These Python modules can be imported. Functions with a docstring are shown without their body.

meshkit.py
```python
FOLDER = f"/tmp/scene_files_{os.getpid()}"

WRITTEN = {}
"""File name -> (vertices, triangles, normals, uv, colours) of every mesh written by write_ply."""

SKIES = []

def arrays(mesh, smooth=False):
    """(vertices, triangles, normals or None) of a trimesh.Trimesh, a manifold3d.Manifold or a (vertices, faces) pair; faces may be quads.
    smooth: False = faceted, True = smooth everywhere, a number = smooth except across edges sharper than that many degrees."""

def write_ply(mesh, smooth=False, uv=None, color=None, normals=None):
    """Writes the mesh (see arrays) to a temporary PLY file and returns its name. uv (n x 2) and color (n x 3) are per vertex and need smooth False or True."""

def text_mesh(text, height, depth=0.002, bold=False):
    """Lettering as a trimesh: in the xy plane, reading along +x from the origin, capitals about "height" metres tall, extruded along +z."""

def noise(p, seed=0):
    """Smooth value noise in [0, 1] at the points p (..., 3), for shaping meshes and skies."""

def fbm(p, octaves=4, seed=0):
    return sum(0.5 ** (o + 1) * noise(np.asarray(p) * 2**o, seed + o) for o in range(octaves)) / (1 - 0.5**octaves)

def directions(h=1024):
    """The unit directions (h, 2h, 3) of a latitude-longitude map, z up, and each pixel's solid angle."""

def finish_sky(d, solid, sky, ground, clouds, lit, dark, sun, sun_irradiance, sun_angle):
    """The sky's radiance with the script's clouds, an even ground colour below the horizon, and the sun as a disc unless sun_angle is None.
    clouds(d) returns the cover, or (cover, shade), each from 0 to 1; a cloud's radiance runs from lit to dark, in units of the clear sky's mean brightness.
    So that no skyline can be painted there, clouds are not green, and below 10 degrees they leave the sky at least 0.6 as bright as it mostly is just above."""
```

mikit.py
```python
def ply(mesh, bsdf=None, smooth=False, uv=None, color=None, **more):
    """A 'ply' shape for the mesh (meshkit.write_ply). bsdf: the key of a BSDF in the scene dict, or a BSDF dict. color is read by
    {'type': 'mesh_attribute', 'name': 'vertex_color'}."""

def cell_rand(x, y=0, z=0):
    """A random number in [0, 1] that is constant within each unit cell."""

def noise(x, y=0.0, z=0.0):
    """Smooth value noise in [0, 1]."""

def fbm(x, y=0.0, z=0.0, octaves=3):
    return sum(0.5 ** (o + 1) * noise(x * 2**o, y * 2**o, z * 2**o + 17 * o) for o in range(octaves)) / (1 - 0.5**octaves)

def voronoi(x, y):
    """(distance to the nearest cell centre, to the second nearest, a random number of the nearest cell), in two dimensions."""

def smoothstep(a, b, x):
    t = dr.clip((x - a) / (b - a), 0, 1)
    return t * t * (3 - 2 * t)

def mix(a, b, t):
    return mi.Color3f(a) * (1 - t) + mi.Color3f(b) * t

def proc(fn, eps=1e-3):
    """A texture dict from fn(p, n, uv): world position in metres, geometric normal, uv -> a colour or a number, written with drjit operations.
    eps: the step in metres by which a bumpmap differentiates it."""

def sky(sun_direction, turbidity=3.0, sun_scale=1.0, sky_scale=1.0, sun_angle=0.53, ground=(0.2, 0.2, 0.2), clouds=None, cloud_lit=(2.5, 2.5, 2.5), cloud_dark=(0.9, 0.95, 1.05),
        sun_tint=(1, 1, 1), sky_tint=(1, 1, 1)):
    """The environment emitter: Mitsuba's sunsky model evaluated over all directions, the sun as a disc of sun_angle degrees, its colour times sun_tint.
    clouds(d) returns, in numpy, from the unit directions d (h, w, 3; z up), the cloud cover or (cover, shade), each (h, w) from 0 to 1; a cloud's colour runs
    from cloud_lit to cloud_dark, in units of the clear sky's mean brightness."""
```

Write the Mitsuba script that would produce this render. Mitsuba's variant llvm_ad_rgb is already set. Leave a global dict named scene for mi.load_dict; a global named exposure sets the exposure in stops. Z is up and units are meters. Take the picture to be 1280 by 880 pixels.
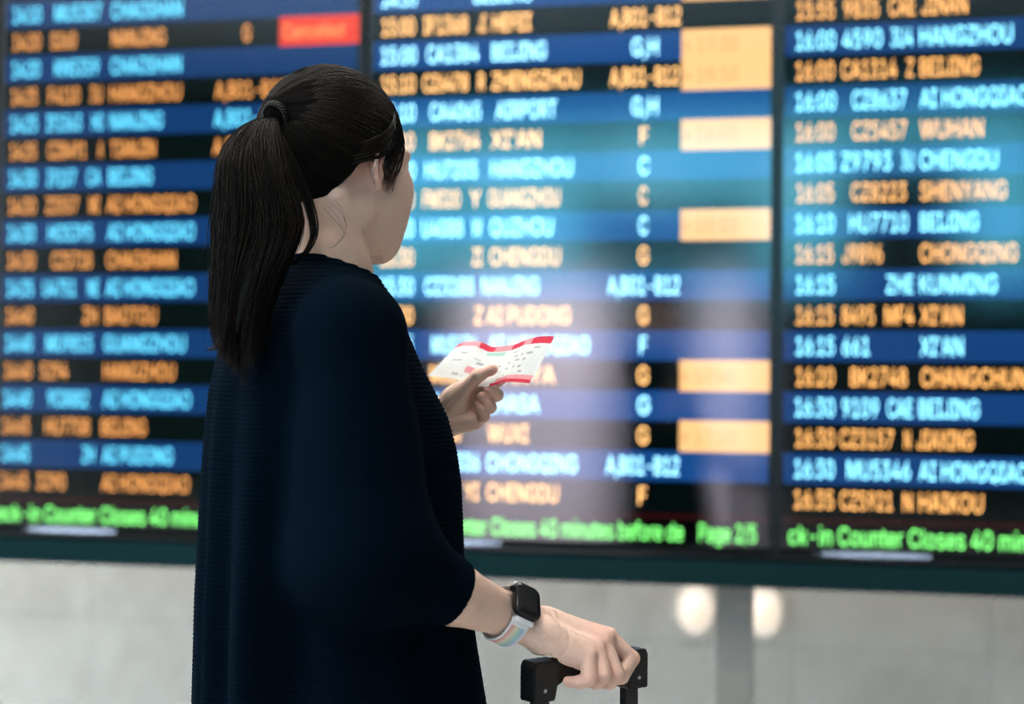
import math
import numpy as np
import trimesh
import drjit as dr
import mitsuba as mi
import mikit
import meshkit
from scipy.ndimage import map_coordinates, zoom as nd_zoom

T = mi.ScalarTransform4f
scene, labels = {}, {}
rng = np.random.default_rng(7)

# ------------------------------------------------------------------ camera, sky, lamps' exposure
FOCAL, PITCH, ROLL = 1900.0, math.atan(37 / 1900.0), math.radians(0.5)      # focal length in pixels of the 1280 x 880 frame
EYE = np.array([0, 0, 1.26])
CAM_F = np.array([0, math.cos(PITCH), math.sin(PITCH)])
_u = np.cross([1.0, 0, 0], CAM_F)
CAM_R = math.cos(ROLL) * np.array([1.0, 0, 0]) + math.sin(ROLL) * _u
CAM_U = math.cos(ROLL) * _u - math.sin(ROLL) * np.array([1.0, 0, 0])
exposure = 0.0
scene['camera'] = {'type': 'thinlens', 'fov': 2 * math.degrees(math.atan(640 / FOCAL)), 'fov_axis': 'x', 'aperture_radius': 0.0105, 'focus_distance': 1.80,
                   'near_clip': 0.05, 'far_clip': 500.0, 'to_world': T().look_at(origin=EYE.tolist(), target=(EYE + CAM_F).tolist(), up=CAM_U.tolist())}
SKY_L = 62.0               # an evenly overcast sky
scene['sky'] = mikit.sky([-0.5, -0.4, 0.75], turbidity=4, sun_scale=0.0, sky_scale=1.0, ground=(0.6, 0.6, 0.62),
                         clouds=lambda d: np.full(d.shape[:2], 1.0), cloud_lit=(SKY_L * 0.98, SKY_L, SKY_L * 1.03), cloud_dark=(1, 1, 1))
LAMP_RADIANCE = 13.0        # added ceiling light panels

# ------------------------------------------------------------------ the hall's own frame: s along the displays, q out from them towards the camera, z up
TH = math.atan(1.1e-4 * FOCAL)
HALL = np.array([[math.cos(TH), -math.sin(TH), 0], [-math.sin(TH), -math.cos(TH), 0], [0, 0, 1.0]])     # rows: s, q, z axes
HALL_O = np.array([0, 3.6, 0.0])


def hall(p):
    return np.asarray(p, float) @ HALL + HALL_O


def in_hall(mesh):
    m = mesh.copy()
    m.vertices = hall(m.vertices)
    m.invert()          # (s, q, z) is left-handed
    return m


def rgb(*c):
    return {'type': 'rgb', 'value': list(map(float, c))}


def put(key, mesh, bsdf, smooth=False, glow=None, label=None, cat=None, group=None, kind=None, color=None, weight=None):
    n = 0
    base = key
    while key in scene or key in labels:
        n += 1
        key = '%s_%03d' % (base, n)
    d = mikit.ply(mesh, bsdf, smooth=smooth, color=color)
    if glow is not None:
        d['emitter'] = {'type': 'area', 'radiance': rgb(*glow), **({'sampling_weight': weight} if weight else {})}
    scene[key] = d
    tag(key, label, cat, group, kind)
    return key


def tag(key, label=None, cat=None, group=None, kind=None):
    d = {k: v for k, v in dict(label=label, category=cat, group=group, kind=kind).items() if v}
    if d:
        labels[key] = d


def thing(key, label, cat, group=None):
    n, base = 0, key
    while key in labels:
        n += 1
        key = '%s_%03d' % (base, n)
    tag(key, label, cat, group)
    return key


def box(lo, hi):
    m = trimesh.creation.box(np.abs(np.subtract(hi, lo)))
    m.apply_translation((np.add(lo, hi)) / 2)
    return m


def join(*ms):
    return trimesh.util.concatenate(list(ms))


def rounded_box(size, r, seg=8):
    """A box with rounded edges, centred on the origin: the hull of eight small balls."""
    s = trimesh.creation.icosphere(2, r)
    h = np.asarray(size) / 2 - r
    pts = np.vstack([s.vertices + h * [x, y, z] for x in (-1, 1) for y in (-1, 1) for z in (-1, 1)])
    return trimesh.convex.convex_hull(pts)


def prism(outline, depth):
    """An xy outline extruded along z from 0 to depth."""
    from shapely.geometry import Polygon
    return trimesh.creation.extrude_polygon(Polygon(outline), depth, engine='earcut')


# ------------------------------------------------------------------ materials
def stone_col(p, n, uv):
    t = mikit.fbm(p.x * 2.3 + 5, p.y * 2.3, p.z * 1.6, 4)
    v = mikit.fbm(p.x * 11, p.y * 11, p.z * 7 + 3, 3)
    return mikit.mix((0.46, 0.445, 0.41), (0.60, 0.595, 0.56), mikit.smoothstep(0.25, 0.75, 0.65 * t + 0.35 * v))


def floor_col(p, n, uv):
    t = mikit.fbm(p.x * 1.7, p.y * 1.7, 0.0, 4)
    return mikit.mix((0.42, 0.41, 0.39), (0.52, 0.51, 0.48), t)


def glossy(c, ior=1.5, alpha=None):
    d = {'type': 'plastic', 'diffuse_reflectance': rgb(*c) if isinstance(c, tuple) else c, 'int_ior': ior}
    return {**d, 'type': 'roughplastic', 'alpha': alpha} if alpha else d


def matte(c):
    return {'type': 'diffuse', 'reflectance': rgb(*c) if isinstance(c, tuple) else c}


MATS = {
    'm_stone': glossy(mikit.proc(stone_col), 1.5, 0.18),
    'm_floor': glossy(mikit.proc(floor_col), 1.5, 0.12),
    'm_white': matte((0.78, 0.78, 0.77)),
    'm_wall': matte((0.5, 0.5, 0.5)),
    'm_side_wall': matte((0.12, 0.12, 0.12)),
    'm_front_wall': matte((0.03, 0.05, 0.05)),
    'm_screen': glossy((0.001, 0.0014, 0.0016), 1.85, 0.014),
    'm_dark_row': glossy((0.001, 0.0034, 0.0034), 1.85, 0.014),
    'm_bezel': glossy((0.006, 0.008, 0.009), 1.5, 0.1),
    'm_gap': matte((0.004, 0.005, 0.006)),
    'm_teal': matte((0.006, 0.021, 0.025)),
    'm_grey_post': glossy((0.25, 0.25, 0.24), 1.45, 0.25),
    'm_mullion': glossy((0.04, 0.045, 0.05), 1.5, 0.2),
    'm_brass': {'type': 'roughconductor', 'material': 'Cu', 'alpha': 0.25},
    'm_glass_tint': {'type': 'thindielectric', 'int_ior': 1.5, 'specular_transmittance': rgb(0.34, 0.76, 0.88)},
    'm_glass_clear': {'type': 'thindielectric', 'int_ior': 1.5, 'specular_transmittance': rgb(1.0, 0.94, 1.0)},
    'm_glass_side': {'type': 'thindielectric', 'int_ior': 1.5, 'specular_transmittance': rgb(0.92, 0.98, 1.0)},
}
scene.update(MATS)

LAMP_Z = 0.517

# ------------------------------------------------------------------ the setting
S0, S1, Q0, Q1, ZC = -7.0, 6.5, -1.55, 12.0, 4.7
put('floor', in_hall(box((S0 - .3, Q0 - .3, -0.2), (S1 + .3, Q1 + .3, 0))), 'm_floor', label='polished pale stone floor of the hall', kind='structure')
put('ceiling', in_hall(box((S0 - .3, Q0 - .3, ZC), (S1 + .3, Q1 + .3, ZC + .2))), 'm_white', label='white ceiling of the hall', kind='structure')
put('wall_back', in_hall(box((S0 - .3, Q0 - .25, 0), (S1 + .3, Q0, ZC))), 'm_wall', label='pale stone-clad wall behind and below the flight displays', kind='structure')
# stone slabs of the wall below the displays: one piece each, thin recessed joints, slightly uneven
slab_w, slab_h = 0.62, 0.40
for i in range(-5, 6):
    for j in range(0, 4):
        s, z = i * slab_w, j * slab_h
        m = box((s + .001, Q0 - .02, z + .001), (s + slab_w - .001, Q0 + .018 + 0.0015 * rng.random(), z + slab_h - .001))
        put('wall_back__stone_slab', in_hall(m), 'm_stone')
put('wall_right', in_hall(box((S1, Q0, 0), (S1 + .25, Q1, ZC))), 'm_side_wall', label='plain wall at the right end of the hall', kind='structure')
# window wall behind the camera: upper strip of tinted glass, one bay down to the floor, an added slit, an added dark block and solid parapet
WB = 2.3
put('wall_front', in_hall(join(box((S0, Q1, 3.98), (S1, Q1 + .25, ZC)), box((S0, Q1, 0), (-3.15, Q1 + .25, WB)), box((-1.45, Q1, 0), (-.5, Q1 + .25, WB)), box((-.12, Q1, 0), (S1, Q1 + .25, WB)),
    box((2.9, Q1, WB), (S1, Q1 + .25, 3.98)), box((S0, Q1, WB), (-4.6, Q1 + .25, 3.98)))), 'm_front_wall', label='window wall on the far side of the hall', kind='structure')
put('window_1', in_hall(box((-4.6, Q1 + .1, WB), (2.9, Q1 + .104, 3.98))), 'm_glass_tint', label='tinted high window strip', kind='structure')
put('window_1__mullion', in_hall(join(*[box((s, Q1 + .02, WB), (s + .07, Q1 + .09, 3.98)) for s in (-4.6, -3.15, -1.75, 0.05, 2.83)])), 'm_mullion')
put('window_2', in_hall(box((-3.15, Q1 + .1, 0), (-1.45, Q1 + .104, WB))), 'm_glass_clear', label='tall grey window down to the floor', kind='structure')
put('window_2__frame', in_hall(join(box((-3.15, Q1 + .02, 0), (-3.08, Q1 + .09, WB)), box((-1.52, Q1 + .02, 0), (-1.45, Q1 + .09, WB)), box((-2.35, Q1 + .02, 0), (-2.30, Q1 + .09, WB)))), 'm_mullion')
put('added_window_4', in_hall(box((-.5, Q1 + .1, 0), (-.12, Q1 + .104, WB))), 'm_glass_clear', label='narrow grey window slit added for a bright streak in the screens', kind='structure')  # added slit that gives the middle screen a bright streak to mirror
put('wall_left', in_hall(join(box((S0 - .25, Q0, 0), (S0, Q1, 0.9)), box((S0 - .25, Q0, 4.1), (S0, Q1, ZC)), box((S0 - .25, Q0, .9), (S0, .4, 4.1)), box((S0 - .25, 8.8, .9), (S0, Q1, 4.1)))), 'm_wall', label='left wall of the hall with a long window', kind='structure')
put('window_3', in_hall(box((S0 - .12, .4, .9), (S0 - .116, 8.8, 4.1))), 'm_glass_side', label='long side window', kind='structure')
put('window_3__mullion', in_hall(join(*[box((S0 - .1, q, .9), (S0 - .03, q + .08, 4.1)) for q in np.linspace(.4, 8.72, 7)])), 'm_mullion')
# mirrored in the screens: dark block added to darken the reflection, hanging sign board
put('added_column_1', in_hall(box((0.85, 11.2, 0), (1.95, 11.7, 3.45))), 'm_mullion', label='dark square block added by the window wall to darken the screen reflection', kind='structure')
sg = put('hanging_sign_board', in_hall(box((-1.7, 11.4, 2.42), (0.02, 11.5, 3.02))), 'm_mullion', label='dark blank sign board hanging before the window wall', cat='sign')
put(sg + '__hanger', in_hall(join(box((-1.4, 11.44, 3.02), (-1.38, 11.46, ZC)), box((-.3, 11.44, 3.02), (-.28, 11.46, ZC)))), 'm_mullion')
# unseen ceiling panels, added and placed to brighten the wall and the person
for s, q in [(-4.6, -.8), (-2.3, -.8), (0.0, -.8), (2.3, -.8), (-4.6, 1.2), (-2.3, 1.2), (0.0, 1.2), (-4.6, 3.3), (-2.3, 3.3), (0.0, 3.3), (-4.6, 5.5), (-2.3, 5.5), (0.0, 5.5)]:
    if True:
        k = thing('added_ceiling_light', 'unseen flat square light panel added to the white ceiling', 'ceiling light', 'added ceiling light panels')
        put(k + '__frame', in_hall(box((s - .65, q - .65, ZC - .05), (s + .65, q + .65, ZC - .002))), 'm_white')
        put(k + '__diffuser', in_hall(box((s - .6, q - .6, ZC - .056), (s + .6, q + .6, ZC - .05))), 'm_white', glow=(LAMP_RADIANCE * 1.0, LAMP_RADIANCE * .93, LAMP_RADIANCE * .84))

# ------------------------------------------------------------------ the flight displays
ROW_H, ROW_Z = 0.0698, 0.998
GREEN = (0.5, 2.3, 0.45)
TILE, RED = (1.25, 0.70, 0.28), (0.95, 0.06, 0.025)
ROWS_LEFT = [
    (17, ('14:10',-1.308,-1.232),('MU5387',-1.192,-1.067),('CHAOSHAN',-1.036,-0.848)),
    (16, ('14:20',-1.307,-1.233),('S260',-1.202,-1.134),('NANJING',-1.035,-0.892),('G',-0.685,-0.666)),
    (15, ('14:20',-1.308,-1.234),('KN5359',-1.19,-1.071),('CHAOSHAN',-1.036,-0.849)),
    (14, ('14:25',-1.309,-1.24),('F4110',-1.206,-1.123),('3U',-1.092,-1.061),('HANGZHOU',-1.037,-0.848),('A,B01-B12',-0.756,-0.572)),
    (13, ('14:25',-1.31,-1.239),('IF1563',-1.21,-1.117),('HO',-1.086,-1.056),('NANJING',-1.036,-0.896),('A,B01-B12',-0.758,-0.574)),
    (12, ('14:25',-1.311,-1.24),('CZ8491',-1.206,-1.103),('A',-1.068,-1.057),('TIANJIN',-1.035,-0.916),('A,B01-B12',-0.759,-0.575)),
    (11, ('14:30',-1.312,-1.239),('I9107',-1.207,-1.13),('CA',-1.097,-1.062),('BEIJING',-1.038,-0.922)),
    (10, ('14:30',-1.313,-1.24),('Z3557',-1.209,-1.123),('MI',-1.09,-1.064),('AI HONGQIAO',-1.042,-0.808)),
    (9, ('14:30',-1.314,-1.241),('HO5395',-1.201,-1.082),('AI HONGQIAO',-1.039,-0.807)),
    (8, ('14:30',-1.313,-1.24),('CZ5718',-1.191,-1.083),('CHAOSHAN',-1.04,-0.857)),
    (7, ('14:35',-1.314,-1.243),('U4751',-1.214,-1.126),('NE',-1.091,-1.063),('AI HONGQIAO',-1.041,-0.807)),
    (6, ('14:40',-1.315,-1.242),('ZH',-1.103,-1.066),('BAOTOU',-1.042,-0.906)),
    (5, ('14:40',-1.316,-1.243),('MU9815',-1.203,-1.078),('GUANGZHOU',-1.045,-0.828)),
    (4, ('14:40',-1.317,-1.244),('5294',-1.217,-1.145),('HANGZHOU',-1.044,-0.855)),
    (3, ('14:40',-1.319,-1.245),('9C8882',-1.196,-1.087),('AI HONGQIAO',-1.045,-0.812)),
    (2, ('14:45',-1.32,-1.248),('HU7708',-1.202,-1.083),('BEIJING',-1.049,-0.93)),
    (1, ('14:45',-1.321,-1.247),('ZH',-1.1,-1.069),('AI PUDONG',-1.045,-0.858)),
    (0, ('14:45',-1.324,-1.25),('3290',-1.224,-1.147),('AI HONGQIAO',-1.046,-0.813)),
]
ROWS_MIDDLE = [
    (17, ('14:55',-0.328,-0.243),('BEIJING',-0.099,0.04)),
    (16, ('15:00',-0.327,-0.247),('IF1368',-0.223,-0.116),('JI',-0.088,-0.07),('HEFEI',-0.053,0.039),('A,B01-B12',0.23,0.393)),
    (15, ('15:00',-0.328,-0.242),('CA1384',-0.214,-0.089),('BEIJING',-0.054,0.076),('G,H',0.281,0.341)),
    (14, ('15:10',-0.327,-0.245),('CZ6478',-0.223,-0.114),('R',-0.087,-0.073),('ZHENGZHOU',-0.053,0.157),('A,B01-B12',0.231,0.389)),
    (13, ('15:10',-0.329,-0.244),('CA4065',-0.205,-0.082),('AIRPORT',-0.043,0.102),('G,H',0.282,0.341)),
    (12, ('15:10',-0.328,-0.246),('BK2764',-0.204,-0.084),("XI'AN",-0.054,0.064),('F',0.302,0.319)),
    (11, ('15:20',-0.327,-0.243),('HU7205',-0.215,-0.089),('HANGZHOU',-0.054,0.141),('C',0.3,0.321)),
    (10, ('15:20',-0.326,-0.246),('FM320',-0.22,-0.131),('Y',-0.104,-0.08),('GUANGZHOU',-0.059,0.111),('C',0.301,0.318)),
    (9, ('15:30',-0.326,-0.245),('U4088',-0.222,-0.123),('W',-0.099,-0.076),('QUZHOU',-0.054,0.095),('C',0.301,0.32)),
    (8, ('15:30',-0.325,-0.245),('ZI',-0.097,-0.075),('CHENGDU',-0.054,0.113),('G',0.3,0.322)),
    (7, ('15:30',-0.326,-0.244),('CZ3188',-0.214,-0.096),('NANJING',-0.074,0.063),('A,B01-B12',0.229,0.394)),
    (6, ('15:30',-0.325,-0.245),('Z AI PUDONG',-0.091,0.139),('G',0.301,0.323)),
    (5, ('15:35',-0.325,-0.245),('MU5176',-0.195,-0.085),('AI HONGQIAO',-0.056,0.185),('F',0.305,0.32)),
    (4, ('15:35',-0.324,-0.244),('MU2512',-0.198,-0.084),('SANYA',-0.047,0.103),('G',0.3,0.324)),
    (3, ('15:40',-0.325,-0.245),('ZH9210',-0.197,-0.083),('LHASA',-0.058,0.066),('G',0.301,0.327)),
    (2, ('15:40',-0.324,-0.244),('CA1780',-0.207,-0.124),('WUXI',-0.056,0.041),('G',0.301,0.325)),
    (1, ('15:40',-0.324,-0.244),('CZ2336',-0.196,-0.078),('CHONGQING',-0.057,0.158),('A,B01-B12',0.228,0.396)),
    (0, ('15:45',-0.323,-0.243),('YI',-0.111,-0.078),('CHENGDU',-0.056,0.113),('F',0.304,0.321)),
]
ROWS_RIGHT = [
    (16, ('15:55',0.66,0.743),('9835',0.766,0.842),('CAE',0.865,0.921),('JINAN',0.937,1.034)),
    (15, ('16:00',0.659,0.745),('4590',0.763,0.849),('3U4',0.87,0.916),('HANGZHOU',0.933,1.131)),
    (14, ('16:00',0.659,0.743),('CA1314',0.761,0.881),('Z',0.904,0.918),('BEIJING',0.934,1.06)),
    (13, ('16:00',0.659,0.747),('CZ8637',0.785,0.902),('AI HONGQIAO',0.934,1.166)),
    (12, ('16:00',0.66,0.744),('CZ5457',0.785,0.903),('WUHAN',0.934,1.069)),
    (11, ('16:05',0.66,0.744),('Z9793',0.762,0.87),('3U',0.894,0.919),('CHENGDU',0.934,1.1)),
    (10, ('16:05',0.662,0.743),('CZ8223',0.784,0.903),('SHENYANG',0.935,1.12)),
    (9, ('16:10',0.661,0.745),('HU7710',0.78,0.907),('BEIJING',0.935,1.059)),
    (8, ('16:15',0.661,0.743),('J9896',0.765,0.851),('CHONGQING',0.935,1.143)),
    (7, ('16:15',0.662,0.746),('ZHE',0.862,0.92),('KUNMING',0.935,1.1)),
    (6, ('16:15',0.662,0.744),('8495',0.764,0.834),('MF4',0.859,0.92),("XI'AN",0.936,1.025)),
    (5, ('16:15',0.662,0.746),('661',0.766,0.824),("XI'AN",0.936,1.027)),
    (4, ('16:20',0.663,0.746),('BK2748',0.784,0.906),('CHANGCHUN',0.938,1.162)),
    (3, ('16:30',0.661,0.747),('9109',0.766,0.844),('CAE',0.865,0.919),('BEIJING',0.934,1.062)),
    (2, ('16:30',0.662,0.747),('CZ3157',0.761,0.877),('N',0.902,0.914),('JIAXING',0.93,1.05)),
    (1, ('16:30',0.66,0.747),('MU5346',0.777,0.914),('AI HONGQIAO',0.935,1.167)),
    (0, ('16:35',0.66,0.746),('CZ5921',0.762,0.876),('N',0.9,0.918),('HAIKOU',0.935,1.071)),
]



LETTERS = {}


def lettering(text, s0, s1, z, h, q):
    """Flat letters on the display, from s0 to s1, capitals h tall, centred on height z."""
    if text not in LETTERS:
        LETTERS[text] = meshkit.text_mesh(text, 1.0, 0.0006)
    m = LETTERS[text].copy()
    v = m.vertices * [h, h, 1]
    lo, hi = v[:, 0].min(), v[:, 0].max()
    m.vertices = np.column_stack([s0 + (v[:, 0] - lo) * (s1 - s0) / (hi - lo), q + v[:, 2], z - h * 0.5 + v[:, 1]])
    m.invert()
    return in_hall(m)


LOW = 0.01      # emitters this faint are rarely picked as lamps
TEXT_H = 0.0405


def display(label, s0, s1, top, rows, blue_odd, tiles, cancelled=(), tone=None):
    BLUE, CYAN, AMBER = tone
    d = thing('flight_display', label, 'flight display', 'flight displays side by side in one frame')
    zt, zb = top + 0.10, 0.872
    put(d + '__housing', in_hall(box((s0 - .012, -.09, zb - .012), (s1 + .012, -.004, zt + .02))), 'm_bezel')
    put(d + '__screen', in_hall(box((s0, -.004, zb + .012), (s1, 0, zt))), 'm_screen')
    lip = trimesh.creation.cylinder(0.0085, s1 - s0 + .01, sections=24)
    lip.apply_transform(trimesh.transformations.rotation_matrix(math.pi / 2, [0, 1, 0]))
    lip.apply_translation([(s0 + s1) / 2, 0.001, zb + .0055])
    put(d + '__lower_bezel', in_hall(lip), 'm_lip', smooth=True)
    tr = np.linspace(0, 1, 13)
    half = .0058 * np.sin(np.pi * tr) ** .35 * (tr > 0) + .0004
    put(d + '__silver_highlight', in_hall(join(*[box((s0 + .07 + .26 * tr[i], .008, zb + .0055 - half[i]), (s0 + .07 + .26 * tr[i + 1] + .0002, .0102, zb + .0055 + half[i])) for i in range(12)])), 'm_silver_highlight', label='slim silver strip shaped as the highlight on the lower bezel')  # pale strip with tapering ends, put in as the highlight on the bezel
    given = {r[0]: r[1:] for r in rows}
    for k in range(0, int((top - ROW_Z) / ROW_H) + 1):
        z = ROW_Z + k * ROW_H
        blue = (k % 2 == 1) == blue_odd
        r = put(d + '__row', in_hall(box((s0 + .004, 0, z - ROW_H / 2), (s1 - .004, .001, z + ROW_H / 2))), 'm_screen' if blue else 'm_dark_row', glow=BLUE if blue else None, weight=LOW * 3)
        for text, a, b in given.get(k, ()):
            kind = 'time' if ':' in text else 'gate' if a - s0 > 0.55 and len(text) in (1, 3, 9) and text not in ('3U4',) else 'flight_number' if a - s0 < 0.2 else 'destination'
            put(r + '__' + kind, lettering(text, a, b, z, TEXT_H, .0012), 'm_screen', glow=CYAN if blue else AMBER, weight=LOW)
        if k in tiles:
            up = 0.0 if k not in (14,) else 0.002
            t0, t1 = s0 + .749, s0 + .954
            put(r + '__status_tile', in_hall(box((t0, .001, z - ROW_H / 2 - .001), (t1, .0018, z + ROW_H / 2 + .001))), 'm_screen', glow=TILE, weight=LOW * 3)
            put(r + '__status_time', lettering('» ' + tiles[k], t0 + .004, t0 + .13, z, .034, .0018), 'm_screen', glow=(.85, .42, .16), weight=LOW)
        if k in cancelled:
            t0, t1 = s0 + .743, s0 + .947
            put(r + '__status_tile', in_hall(box((t0, .001, z - ROW_H / 2 - .001), (t1, .0018, z + ROW_H / 2 + .001))), 'm_screen', glow=RED, weight=LOW * 3)
            put(r + '__status_word', lettering('Cancelled', t0 + .009, t0 + .165, z, .034, .0018), 'm_screen', glow=(1.3, .5, .14), weight=LOW)
    put(d + '__red_rule', in_hall(box((s0 + .004, 0, .944), (s1 - .004, .001, .958))), 'm_screen', glow=(.022, .002, .002), weight=LOW)
    return d


def ticker(d, text, s0, s1):
    put(d + '__notice_line', lettering(text, s0, s1, 0.9165, .0405, .0004), 'm_screen', glow=GREEN, weight=LOW)


scene['m_silver_highlight'] = {'type': 'principled', 'base_color': rgb(.42, .5, .68), 'roughness': .45, 'metallic': .3}  # pale bluish colour of the bezel highlight
scene['m_lip'] = matte((.006, .007, .008))
dl = display('flight display with a red cancelled tile near its top, behind the ponytail', -1.333, -0.387, 2.4, ROWS_LEFT, True, {}, (16,), ((.005, .044, .165), (.30, 1.6, 2.2), (1.7, .70, .195)))
ticker(dl, 'eck-in Counter Closes 40 minutes before de', -1.331, -0.537)
dm = display('flight display with several amber delay tiles, right of the head of the person', -0.352, 0.604, 2.4, ROWS_MIDDLE, True, {17: '17:10', 15: '17:30', 14: '18:10', 12: '16:00', 9: '18:10', 4: '17:40', 2: '17:10'}, (), ((.006, .070, .27), (1.2, 2.9, 3.5), (3.0, 1.6, .55)))
ticker(dm, 'Check-in Counter Closes 40 minutes before de', -0.42 + .08, 0.407)
ticker(dm, 'Page 2/5', 0.444, 0.574)
dr_ = display('flight display without status tiles, with HAIKOU in its lowest row', 0.630, 1.586, 2.4, ROWS_RIGHT, True, {}, (), ((.006, .052, .20), (.80, 2.5, 3.1), (2.4, 1.15, .33)))
ticker(dr_, 'ck-in Counter Closes 40 minutes before de', 0.648, 1.43)
put('carrier_panel', in_hall(box((-2.6, -.16, .86), (2.9, -.106, 2.75))), 'm_gap', label='black carrier panel behind the row of flight displays', cat='panel')
# beam under the displays, and the post that carries it
put('display_beam', in_hall(box((-2.6, -.10, .795), (2.9, .012, .8535))), 'm_teal', label='long dark teal metal beam running under the flight displays', cat='beam')
put('beam_recess', in_hall(box((-2.6, -.085, .8535), (2.9, -.02, .8595))), 'm_gap', label='black recessed strip between the teal beam and the screens', cat='strip')
put('display_post', in_hall(box((.473, -.28, 0), (.557, -.16, .80))), 'm_grey_post', label='square grey post standing under the teal beam', cat='post')

# ------------------------------------------------------------------ modelling with distance fields
F4 = np.float32


def surface_nets(F, xs, ys, zs):
    """The zero surface of the field F on a grid as (vertices, quads)."""
    s = F < 0
    nx, ny, nz = F.shape
    cn = [(i, j, k) for i in (0, 1) for j in (0, 1) for k in (0, 1)]
    count = np.zeros((nx - 1, ny - 1, nz - 1), np.uint8)
    for i, j, k in cn:
        count += s[i:nx - 1 + i, j:ny - 1 + j, k:nz - 1 + k]
    act = (count > 0) & (count < 8)
    idx = np.argwhere(act)
    ids = np.full(act.shape, -1, np.int32)
    ids[act] = np.arange(len(idx))
    V = [F[idx[:, 0] + i, idx[:, 1] + j, idx[:, 2] + k] for i, j, k in cn]
    acc, num = np.zeros((len(idx), 3)), np.zeros(len(idx))
    for a in range(8):
        for b in range(a + 1, 8):
            dlt = np.subtract(cn[b], cn[a])
            if np.abs(dlt).sum() != 1:
                continue
            m = (V[a] < 0) != (V[b] < 0)
            t = V[a][m] / (V[a][m] - V[b][m])
            acc[m] += np.asarray(cn[a]) + t[:, None] * dlt
            num[m] += 1
    p = idx + acc / num[:, None]
    verts = np.column_stack([ax[0] + (ax[1] - ax[0]) * p[:, n] for n, ax in enumerate((xs, ys, zs))])
    quads = []
    for ax in range(3):
        o = [(1, 2), (2, 0), (0, 1)][ax]
        s0 = s[tuple(slice(0, -1) if n == ax else slice(1, -1) for n in range(3))]
        s1 = s[tuple(slice(1, None) if n == ax else slice(1, -1) for n in range(3))]
        e = np.argwhere(s0 != s1)
        flip = s0[s0 != s1]
        c = e.copy()
        for n in range(3):
            if n != ax:
                c[:, n] += 1
        q = []
        for d0, d1 in ((-1, -1), (0, -1), (0, 0), (-1, 0)):
            cc = c.copy()
            cc[:, o[0]] += d0
            cc[:, o[1]] += d1
            q.append(ids[cc[:, 0], cc[:, 1], cc[:, 2]])
        q = np.stack(q, 1)
        q[~flip] = q[~flip][:, ::-1]
        quads.append(q)
    return verts, np.vstack(quads)


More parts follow.
